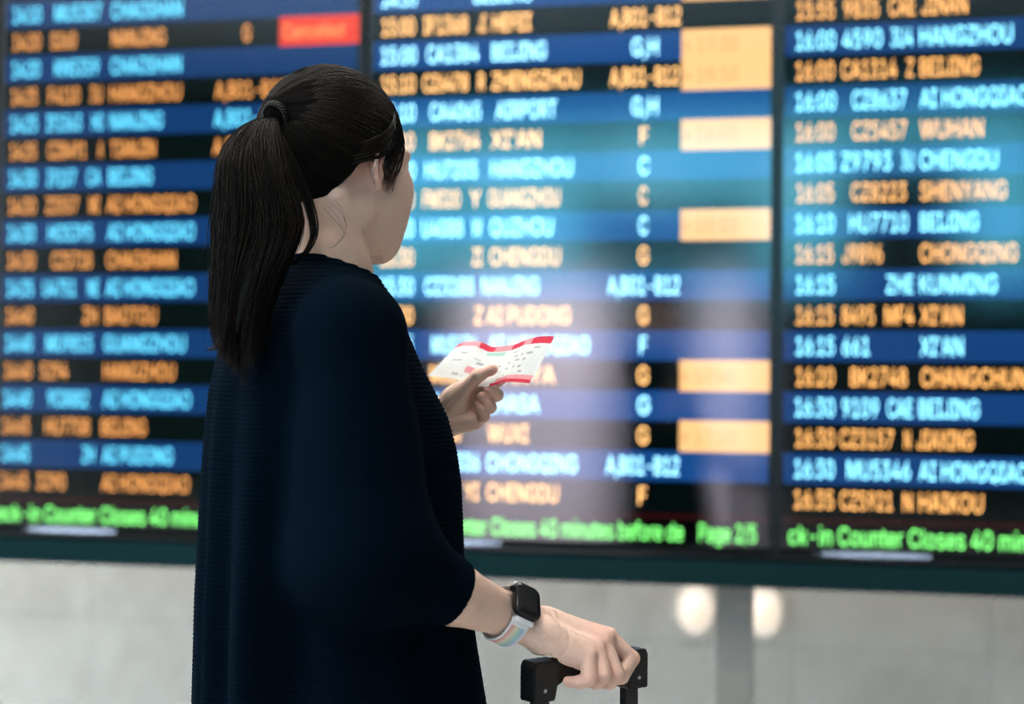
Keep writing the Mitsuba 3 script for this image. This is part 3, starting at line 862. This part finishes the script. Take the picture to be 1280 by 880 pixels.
def scalp_strands(n, m=18):
    a = rng.uniform(-.06, .092, n)
    side = np.where(rng.random(n) < .5, -1, 1)
    low = np.interp(a, LINE[:, 0], LINE[:, 1])
    c = np.where(rng.random(n) < .55, low + (rng.random(n) ** 1.6) * .09 - .002, rng.uniform(.05, .122, n))
    k = 1 - ((a - HAIR_C[0]) / HAIR_R[0]) ** 2 - ((c - HAIR_C[2]) / HAIR_R[2]) ** 2
    b = side * HAIR_R[1] * np.sqrt(np.clip(k, .0, 1)) * np.where(k < 0, rng.random(n), 1)
    s = (np.column_stack([a, b, c]) - HAIR_C) / HAIR_R
    s /= np.linalg.norm(s, axis=1, keepdims=True)
    e = (TIE - HAIR_C) / HAIR_R
    e = unit(e)
    om = np.arccos(np.clip(s @ e, -1, 1))[:, None, None]
    t = np.linspace(0, 1, m)[None, :, None]
    d = (np.sin((1 - t) * om) * s[:, None] + np.sin(t * om) * e) / np.sin(om)
    lift = 1 + rng.uniform(.002, .022, n)[:, None, None] * np.sin(np.pi * np.clip(t * 1.1, 0, 1)) + .006 * np.sin(t * rng.uniform(4, 9, n)[:, None, None] + rng.uniform(0, 6, n)[:, None, None])
    p = HAIR_C + d * lift * HAIR_R
    p = np.where(t > .93, p + (TIE + [-.004, 0, 0] - p) * (t - .93) / .07, p)
    return tubes(HEAD_O + HS * p @ HEAD, np.tile(np.interp(np.linspace(0, 1, m), [0, .1, 1], [.00012, .00038, .00042]), (n, 1)))


scene['m_hair'] = {'type': 'principled', 'base_color': {'type': 'mesh_attribute', 'name': 'vertex_color'}, 'roughness': .45, 'specular': .11}
lo, hi = bounds([HEAD_O - .125, HEAD_O + [.125, .125, .135]], .012)
cap = field_mesh(hair_field, lo, hi, .0022)
# a lock hanging in front of the ear, and the fringe swept along the temple
n = 90
root = np.column_stack([rng.uniform(.012, .040, n), np.full(n, .0), rng.uniform(.03, .05, n)])
lock = []
for r0 in root:
    w = rng.normal(0, .0015, 3)
    x = r0[0]
    lock.append(HEAD_O + HS * spline([(x, .0815, r0[2]), (x + .002, .0830, .012), (x - .002 + w[0], .0795, -.010), (x * .5 + .012 + w[1], .0745, rng.uniform(-.040, -.016))], 12) @ HEAD)
lock = np.array(lock)
wisps = []
for pts in ([(-0.2128, 1.7570, 1.4648), (-0.1988, 1.7490, 1.4528), (-0.1920, 1.7480, 1.4343), (-0.1992, 1.7480, 1.4195), (-0.2123, 1.7500, 1.4112), (-0.2191, 1.7520, 1.4215)],
            [(-0.2165, 1.7570, 1.4629), (-0.2032, 1.7480, 1.4490), (-0.1955, 1.7470, 1.4305), (-0.2038, 1.7480, 1.4158), (-0.2161, 1.7510, 1.4131), (-0.2182, 1.7520, 1.4252)],
            [(-0.2073, 1.7570, 1.4685), (-0.1941, 1.7490, 1.4492), (-0.1937, 1.7470, 1.4287), (-0.2019, 1.7470, 1.4221)],
            [(-0.2201, 1.7570, 1.4610), (-0.2099, 1.7500, 1.4492), (-0.2013, 1.7480, 1.4398), (-0.1946, 1.7470, 1.4296)]):
    wisps.append(spline(pts, 24))
wisps = np.array(wisps)
over = []          # strands combed back over the top of the ear
for _ in range(260):
    e, y = rng.normal(0, .0012, 3), rng.uniform(-.25, 1.3)
    over.append(HEAD_O + HS * spline([(.040, .0540, .050 + .02 * y) + e, (.030, .0760, .032 + .018 * y) + e, (.008, .0868, .014 + .018 * y) + e, (-.012, .0868, .004 + .017 * y) + e, (-.034, .0745, -.004 + .017 * y) + e], 16) @ HEAD)
pieces = [scalp_strands(3600), tubes(lock, np.tile(np.linspace(.00045, .00012, 12), (n, 1))), tubes(wisps, np.full((4, 24), .00014)), tubes(np.array(over), np.tile(np.interp(np.linspace(0, 1, 16), [0, .3, .8, 1], [.0001, .0004, .0004, .0001]), (260, 1)))]
tones = [strand_tones(pieces[0], 18), strand_tones(pieces[1], 12), plain(pieces[2]), strand_tones(pieces[3], 16)]
scene['m_hair_cap'] = {'type': 'principled', 'base_color': rgb(.0026, .0022, .0021), 'roughness': .75, 'specular': .04}
hk = put(person + '__hair', cap, 'm_hair_cap', smooth=True, label='black hair drawn back smoothly from face and nape')
put(hk + '__strand', join(*pieces), 'm_hair', smooth=True, color=np.vstack(tones), kind='stuff')

PT = [(-0.2766, 1.7490, 1.5623), (-0.2885, 1.7270, 1.5483), (-0.2938, 1.7120, 1.5212), (-0.2908, 1.7020, 1.4837), (-0.2852, 1.6940, 1.4290), (-0.2961, 1.6840, 1.3656), (-0.3003, 1.6720, 1.3031), (-0.2954, 1.6680, 1.2495)]
PW = np.array([.0075, .021, .036, .047, .057, .042, .033, .012])
PD = np.array([.0075, .018, .026, .030, .030, .026, .022, .010])
M_T = 26
tt = np.linspace(0, 1, M_T)
centre = spline(PT, M_T)
wid, dep = np.interp(tt, np.linspace(0, 1, 8), PW), np.interp(tt, np.linspace(0, 1, 8), PD)


def tail_strands(n):
    rr, th = np.sqrt(rng.uniform(.5, 1, n)), rng.uniform(0, 2 * np.pi, n)
    clump = rng.integers(0, 46, n)
    ca, cb = np.sqrt(rng.uniform(.55, 1, 46)), rng.uniform(0, 2 * np.pi, 46)
    al, be = rr * np.cos(th), rr * np.sin(th)
    tx, ty = (ca * np.cos(cb))[clump], (ca * np.sin(cb))[clump]
    end = rng.uniform(.72, 1.0, n) * (1 - .10 * np.abs(tx))
    t = np.linspace(0, 1, M_T)[None] * end[:, None]
    g = np.clip(t * 1.1, 0, .8)                                     # strands gather into locks towards their ends
    A, B_ = al[:, None] * (1 - g) + tx[:, None] * g, be[:, None] * (1 - g) + ty[:, None] * g
    A = A + .035 * np.sin(t * rng.uniform(5, 11, n)[:, None] + rng.uniform(0, 6, n)[:, None])
    c = np.stack([np.interp(t, tt, centre[:, k]) for k in range(3)], -1)
    c[..., 0] += A * np.interp(t, tt, wid)
    c[..., 1] += B_ * np.interp(t, tt, dep)
    flick = rng.random(n) < .05
    c[flick, -5:, 0] -= np.linspace(0, 1, 5) ** 2 * .012
    return tubes(c, np.tile(np.interp(np.linspace(0, 1, M_T), [0, .7, 1], [.0005, .0005, .00012]), (n, 1)))


k, s = 22, 28
ang = np.arange(s) * 2 * np.pi / s
cw, cd = np.interp(tt[:k], tt, wid) * .70, np.interp(tt[:k], tt, dep) * .70
cw[-3:] *= [.8, .5, .2]
cv = centre[:k, None] + np.stack([cw[:, None] * np.cos(ang), cd[:, None] * np.sin(ang), np.zeros((k, s))], -1)
cv = cv.reshape(-1, 3)
i, j = np.meshgrid(np.arange(k - 1), np.arange(s), indexing='ij')
cq = np.stack([i * s + j, (i + 1) * s + j, (i + 1) * s + (j + 1) % s, i * s + (j + 1) % s], -1).reshape(-1, 4)
core = trimesh.Trimesh(cv, np.vstack([cq[:, [0, 1, 2]], cq[:, [0, 2, 3]]]), process=False)
side_lock = []
for _ in range(70):
    e = rng.normal(0, .0022, 3)
    side_lock.append(spline([(-0.2660, 1.7350, 1.5434), np.asarray((-0.2471, 1.7220, 1.4958)) + e, (-0.2294, 1.7160, 1.4498) + e, (-0.2259, 1.7120, 1.4214) + e * .7, (-0.2347, 1.7060, 1.4009) + e * .5, (-0.2481, 1.7000, 1.3895) + e * .3], M_T))
flick = []
for _ in range(26):
    e = rng.normal(0, .0015, 3)
    flick.append(spline([(-0.3117, 1.6600, 1.3421) + e, (-0.3139, 1.6550, 1.3113) + e, (-0.3175, 1.6520, 1.2981) + e, np.asarray((-0.3296, 1.6520, 1.2910)) + [rng.uniform(-.004, .005), 0, 0] + e * .3], M_T))
extra = np.array(side_lock + flick)
strands, extra = tail_strands(4200), tubes(extra, np.tile(np.interp(np.linspace(0, 1, M_T), [0, .7, 1], [.0005, .0005, .00012]), (len(extra), 1)))
tail = join(core, strands, extra)
put(person + '__ponytail', tail, 'm_hair', smooth=True, color=np.vstack([plain(core), strand_tones(strands, M_T, brown=.5), strand_tones(extra, M_T)]), label='long straight black ponytail hanging down the back')
scene['m_elastic'] = glossy((.002, .002, .0025), 1.3, .3)
ring = []
ax = unit(np.subtract((-0.2885, 1.7270, 1.5483), (-0.2766, 1.7490, 1.5623)))
e1 = unit(np.cross(ax, [0, 0, 1]))
e2 = np.cross(ax, e1)
for w in range(3):
    u = np.linspace(0, 2 * np.pi, 61)
    r = .0148 + .0022 * np.cos(9 * u + w * 2.1)
    ring.append(np.asarray((-0.2742, 1.7450, 1.5635)) + r[:, None] * (np.cos(u)[:, None] * e1 + np.sin(u)[:, None] * e2) + (.003 * np.sin(9 * u + w * 2.1))[:, None] * ax)
put(person + '__hair_tie', tubes(np.array(ring), np.full((3, 61), .0019), 8), 'm_elastic', smooth=True, label='black twisted elastic hair tie')

# ------------------------------------------------------------------ the watch on the right wrist
w_o = np.asarray((-0.0047, 1.7520, 0.9916))
w1 = ARM_AXIS
w2 = unit(np.array([0, -.707, -.707]) - np.dot([0, -.707, -.707], w1) * w1)
w3 = np.cross(w1, w2)
w3 = w3 if w3[2] > 0 else -w3
w2 = np.cross(w3, w1)
w2 = w2 if w2[2] < 0 else -w2


def on_wrist(mesh):
    m = mesh.copy()
    m.vertices = w_o + m.vertices @ np.array([w1, w2, w3])
    if np.dot(np.cross(w1, w2), w3) < 0:
        m.invert()
    return m


def pillow(w, h, rad, profile):
    """A rounded rectangle stacked through (inset, height) pairs, as a convex solid."""
    from shapely.geometry import box as sbox
    pts = []
    for inset, z in profile:
        p = sbox(-w / 2 + rad, -h / 2 + rad, w / 2 - rad, h / 2 - rad).buffer(rad - inset, quad_segs=8)
        pts.append(np.column_stack([np.array(p.exterior.coords)[:-1], np.full(len(p.exterior.coords) - 1, z)]))
    return trimesh.convex.convex_hull(np.vstack(pts))


scene['m_watch_case'] = {'type': 'principled', 'base_color': rgb(.02, .021, .023), 'metallic': .8, 'roughness': .28}
scene['m_watch_glass'] = glossy((.006, .006, .007), 1.5)
watch = thing('wristwatch', 'black square wristwatch with a pastel striped strap on the right wrist of the person', 'watch')
WH = .0350
up = lambda m: (m.apply_translation([0.002, 0, 0]), m)[1]
put(watch + '__case', on_wrist(up(pillow(.0375, .0435, .0105, [(.004, WH - .0062), (.0012, WH - .0050), (0, WH - .0020), (0, WH + .0015), (.0010, WH + .0032), (.0030, WH + .0040)]))), 'm_watch_case', smooth=30)
put(watch + '__screen', on_wrist(up(pillow(.0348, .0408, .0095, [(0, WH + .0036), (.0006, WH + .0044), (.0030, WH + .0052), (.0060, WH + .0054)]))), 'm_watch_glass', smooth=40)
crown = trimesh.creation.cylinder(.0034, .0030, sections=20)
crown.apply_transform(trimesh.transformations.rotation_matrix(math.pi / 2, [0, 1, 0]))
crown.apply_translation([-.0182, -.0100, WH - .0004])
put(watch + '__crown', on_wrist(crown), 'm_watch_case', smooth=30)


def flare(x):
    return .00168 + .02 * x


def band(x0, x1, off, thick, phi0, phi1, n=60):
    """A piece of the strap loop round the wrist, x0..x1 across its width."""
    ph = np.linspace(phi0, phi1, n)
    out = []
    for r in (off, off + thick):
        for x in (x0, x1):
            out.append(np.column_stack([np.full(n, x), (.0300 + flare(x) + r) * np.cos(ph), (.0298 + flare(x) + r) * np.sin(ph)]))
    v = np.stack(out, 1).reshape(-1, 3)      # per step: in-x0, in-x1, out-x0, out-x1
    f = []
    for i in range(n - 1):
        a, b = 4 * i, 4 * i + 4
        for p, q in ((0, 1), (1, 3), (3, 2), (2, 0)):
            f += [[a + p, a + q, b + q], [a + p, b + q, b + p]]
    f += [[0, 2, 3], [0, 3, 1]] + [[4 * n - 4 + k for k in t] for t in ([0, 1, 3], [0, 3, 2])]
    m = trimesh.Trimesh(v, f, process=False)
    m.fix_normals()
    return m


scene['m_strap'] = matte((.72, .73, .74))
strap = put(watch + '__strap', on_wrist(up(band(-.0120, .0120, .0002, .0016, math.radians(54), math.radians(-234)))), 'm_strap', smooth=30, label='white woven strap with pastel stripes')
for n_, c in enumerate([(.66, .36, .37), (.70, .50, .42), (.72, .66, .52), (.58, .66, .54), (.42, .60, .58), (.38, .56, .64), (.52, .57, .68)]):
    scene['m_stripe_%d' % n_] = matte(c)
    x = -.0100 + n_ * .00286
    put(strap + '__stripe', on_wrist(up(band(x, x + .0027, .0018, .0004, math.radians(37), math.radians(-217)))), 'm_stripe_%d' % n_, smooth=30)
for y in (1, -1):
    put(watch + '__strap_connector', on_wrist(up((lambda m: (m.apply_transform(trimesh.transformations.rotation_matrix(-y * math.radians(38), [1, 0, 0])), m.apply_translation([0, y * .0240, WH - .0052]), m)[2])(rounded_box((.0255, .0062, .0034), .0012)))), 'm_strap', smooth=30)

# ------------------------------------------------------------------ the suitcase


def on_case(m):
    m = m.copy()
    m.vertices = c_o + m.vertices @ np.array([cu, cvv, [0, 0, 1.0]])
    return m


def plate(outline, depth, round_by=.002):
    """An outline in the (u, up) plane, thick along v, with bevelled edges."""
    from shapely.geometry import Polygon
    p = Polygon(outline).buffer(-.003).buffer(.003)
    ms = []
    for inset, dd in ((0, depth - 2 * round_by), (round_by * .4, depth - round_by * .8), (round_by, depth)):
        m = trimesh.creation.extrude_polygon(p.buffer(-inset), dd, engine='earcut')
        m.apply_translation([0, 0, -dd / 2])
        ms.append(m)
    m = join(*ms)
    m.vertices = m.vertices[:, [0, 2, 1]] * [1, 1, 1]
    m.invert()
    return m


scene['m_black_plastic'] = glossy((.007, .008, .009), 1.47, .22)
scene['m_pole'] = glossy((.012, .013, .014), 1.5, .14)
scene['m_shell'] = glossy((.02, .022, .026), 1.5, .2)
scene['m_steel'] = {'type': 'roughconductor', 'material': 'Cr', 'alpha': .2}
case = thing('suitcase', 'suitcase with a black pull-out handle held by the right hand', 'suitcase')
h = HALF
put(case + '__grip', on_case(plate([(-h - .012, .0125), (-h * .4, .0135), (h * .4, .0135), (h + .012, .0125), (h + .012, -.0110), (h * .5, -.0120), (-h * .5, -.0120), (-h - .012, -.0110)], .024, .004)), 'm_black_plastic', smooth=35)
for s in (-1, 1):
    o = [(s * (h + .0185), .0080), (s * (h + .0150), .0140), (s * (h - .020), .0140), (s * (h - .024), -.012), (s * (h - .0160), -.0150), (s * (h - .0120), -.0320), (s * (h + .0185), -.0320)]
    b = put(case + '__handle_bracket', on_case(plate(o, .028, .0018)), 'm_black_plastic', smooth=30)
    sc = trimesh.creation.cylinder(.0024, .0012, sections=18)
    sc.apply_transform(trimesh.transformations.rotation_matrix(math.pi / 2, [1, 0, 0]))
    sc.apply_translation([s * (h + .0035), -.0143, -.0190])
    put(b + '__screw', on_case(sc), 'm_steel', label='small silver screw')
    put(case + '__pole', on_case(join(box((s * h - .0095, -.0055, -.30), (s * h + .0095, .0055, -.028)), box((s * h - .0120, -.0075, -.46), (s * h + .0120, .0075, -.22)))), 'm_pole')
shell = rounded_box((.30, .21, .48), .035)
shell.apply_translation([.04, .085, .045 + .24 - c_o[2]])
put(case + '__shell', on_case(shell), 'm_shell', smooth=40, label='dark rounded hard shell')
for u in (-.07, .15):
    for v in (.01, .16):
        wz = .026 - c_o[2]
        fork = box((u - .014, v - .012, wz + .004), (u + .014, v + .012, wz + .034))
        k = put(case + '__wheel_fork', on_case(fork), 'm_black_plastic')
        wh = trimesh.creation.cylinder(.0255, .012, sections=24)
        wh.apply_transform(trimesh.transformations.rotation_matrix(math.pi / 2, [1, 0, 0]))
        wh.apply_translation([u, v, wz])
        put(k + '__wheel', on_case(wh), 'm_bezel', smooth=30)

# ------------------------------------------------------------------ the boarding pass in the left hand
bp = thing('boarding_pass', 'white boarding pass with red edges, bent in waves, held by the left hand', 'boarding pass')


def patch(u0, u1, v0, v1, off, thick, nu=None, nv=None):
    nu, nv = nu or max(3, int((u1 - u0) * 70)), nv or max(2, int((v1 - v0) * 24))
    U, V = np.meshgrid(np.linspace(u0, u1, nu), np.linspace(v0, v1, nv), indexing='ij')
    a, b = on_pass(U, V, off + thick).reshape(-1, 3), on_pass(U, V, off).reshape(-1, 3)
    i, j = np.meshgrid(np.arange(nu - 1), np.arange(nv - 1), indexing='ij')
    q = np.stack([i * nv + j, (i + 1) * nv + j, (i + 1) * nv + j + 1, i * nv + j + 1], -1).reshape(-1, 4)
    n = nu * nv
    rim = list(range(0, nv)) + [k * nv + nv - 1 for k in range(1, nu)] + [(nu - 1) * nv + k for k in range(nv - 2, -1, -1)] + [k * nv for k in range(nu - 2, 0, -1)]
    rq = np.array([[rim[k], rim[(k + 1) % len(rim)], rim[(k + 1) % len(rim)] + n, rim[k] + n] for k in range(len(rim))])
    q = np.vstack([q, q[:, ::-1] + n, rq])
    m = trimesh.Trimesh(np.vstack([a, b]), np.vstack([q[:, [0, 1, 2]], q[:, [0, 2, 3]]]), process=False)
    m.fix_normals()
    return m


scene['m_paper'] = matte((.58, .61, .61))
scene['m_red_print'] = matte((.52, .045, .075))
scene['m_pink_print'] = matte((.60, .27, .30))
scene['m_grey_print'] = matte((.30, .33, .35))
scene['m_green_print'] = matte((.30, .50, .45))
put(bp + '__sheet', patch(0, 1, 0, 1, 0, .0003), 'm_paper', smooth=40)
for u0, u1, v0, v1, m in ((0.0, .06, 0, .13, 'm_red_print'), (.06, .26, 0, .13, 'm_pink_print'), (.26, .42, 0, .14, 'm_red_print'), (.42, .60, 0, .14, 'm_pink_print'), (.60, .72, 0, .14, 'm_red_print'), (.72, .80, 0, .14, 'm_pink_print'), (.80, 1, 0, .15, 'm_red_print'),
                          (.60, .985, .93, 1, 'm_red_print'), (.64, .985, .84, .93, 'm_pink_print'), (.29, .45, .62, .78, 'm_pink_print')):
    put(bp + '__red_band', patch(u0, u1, v0, v1, .0003, .00008), m, smooth=40)
marks = []
for u0, u1, v0, v1 in [(.70, .73, .36, .40), (.76, .78, .35, .39), (.81, .87, .33, .38), (.52, .54, .50, .55), (.57, .60, .50, .54), (.66, .68, .48, .52), (.73, .77, .47, .51), (.80, .83, .46, .51), (.67, .69, .62, .66), (.74, .76, .62, .67),
                       (.79, .82, .62, .68), (.82, .85, .74, .79), (.68, .69, .76, .80), (.20, .30, .84, .90), (.34, .41, .46, .52), (.10, .20, .50, .53), (.13, .2, .30, .33), (.30, .36, .40, .42), (.62, .63, .66, .70), (.66, .70, .24, .27), (.86, .92, .22, .25)]:
    marks.append(patch(u0, u1, v0, v1, .0003, .00006, 3, 2))
put(bp + '__printed_line', join(*marks), 'm_grey_print', kind='stuff')
put(bp + '__green_field', patch(.37, .56, .17, .25, .0003, .00006), 'm_green_print')

# ------------------------------------------------------------------ two warm lamps on the stone wall, one on each side of the post
for s, lab in ((.307, 'small warm oval wall lamp left of the grey post'), (.528, 'small warm oval wall lamp right of the grey post')):
    k = thing('wall_lamp', lab, 'wall lamp', 'warm wall lamps beside the post')
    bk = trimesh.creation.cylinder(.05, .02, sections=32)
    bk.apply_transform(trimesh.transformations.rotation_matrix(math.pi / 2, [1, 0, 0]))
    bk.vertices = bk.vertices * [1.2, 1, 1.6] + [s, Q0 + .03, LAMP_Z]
    put(k + '__halo_plate', in_hall(bk), 'm_white', smooth=30, glow=(.46, .35, .25), weight=.2)  # added disc whose dim emission makes the soft halo round the lamp
    g = trimesh.creation.icosphere(3, 1.0)
    g.vertices = g.vertices * [.036, .022, .046] + [s, Q0 + .04, LAMP_Z]
    put(k + '__shade', in_hall(g), 'm_white', smooth=True, glow=(.80, .56, .36), weight=.2)
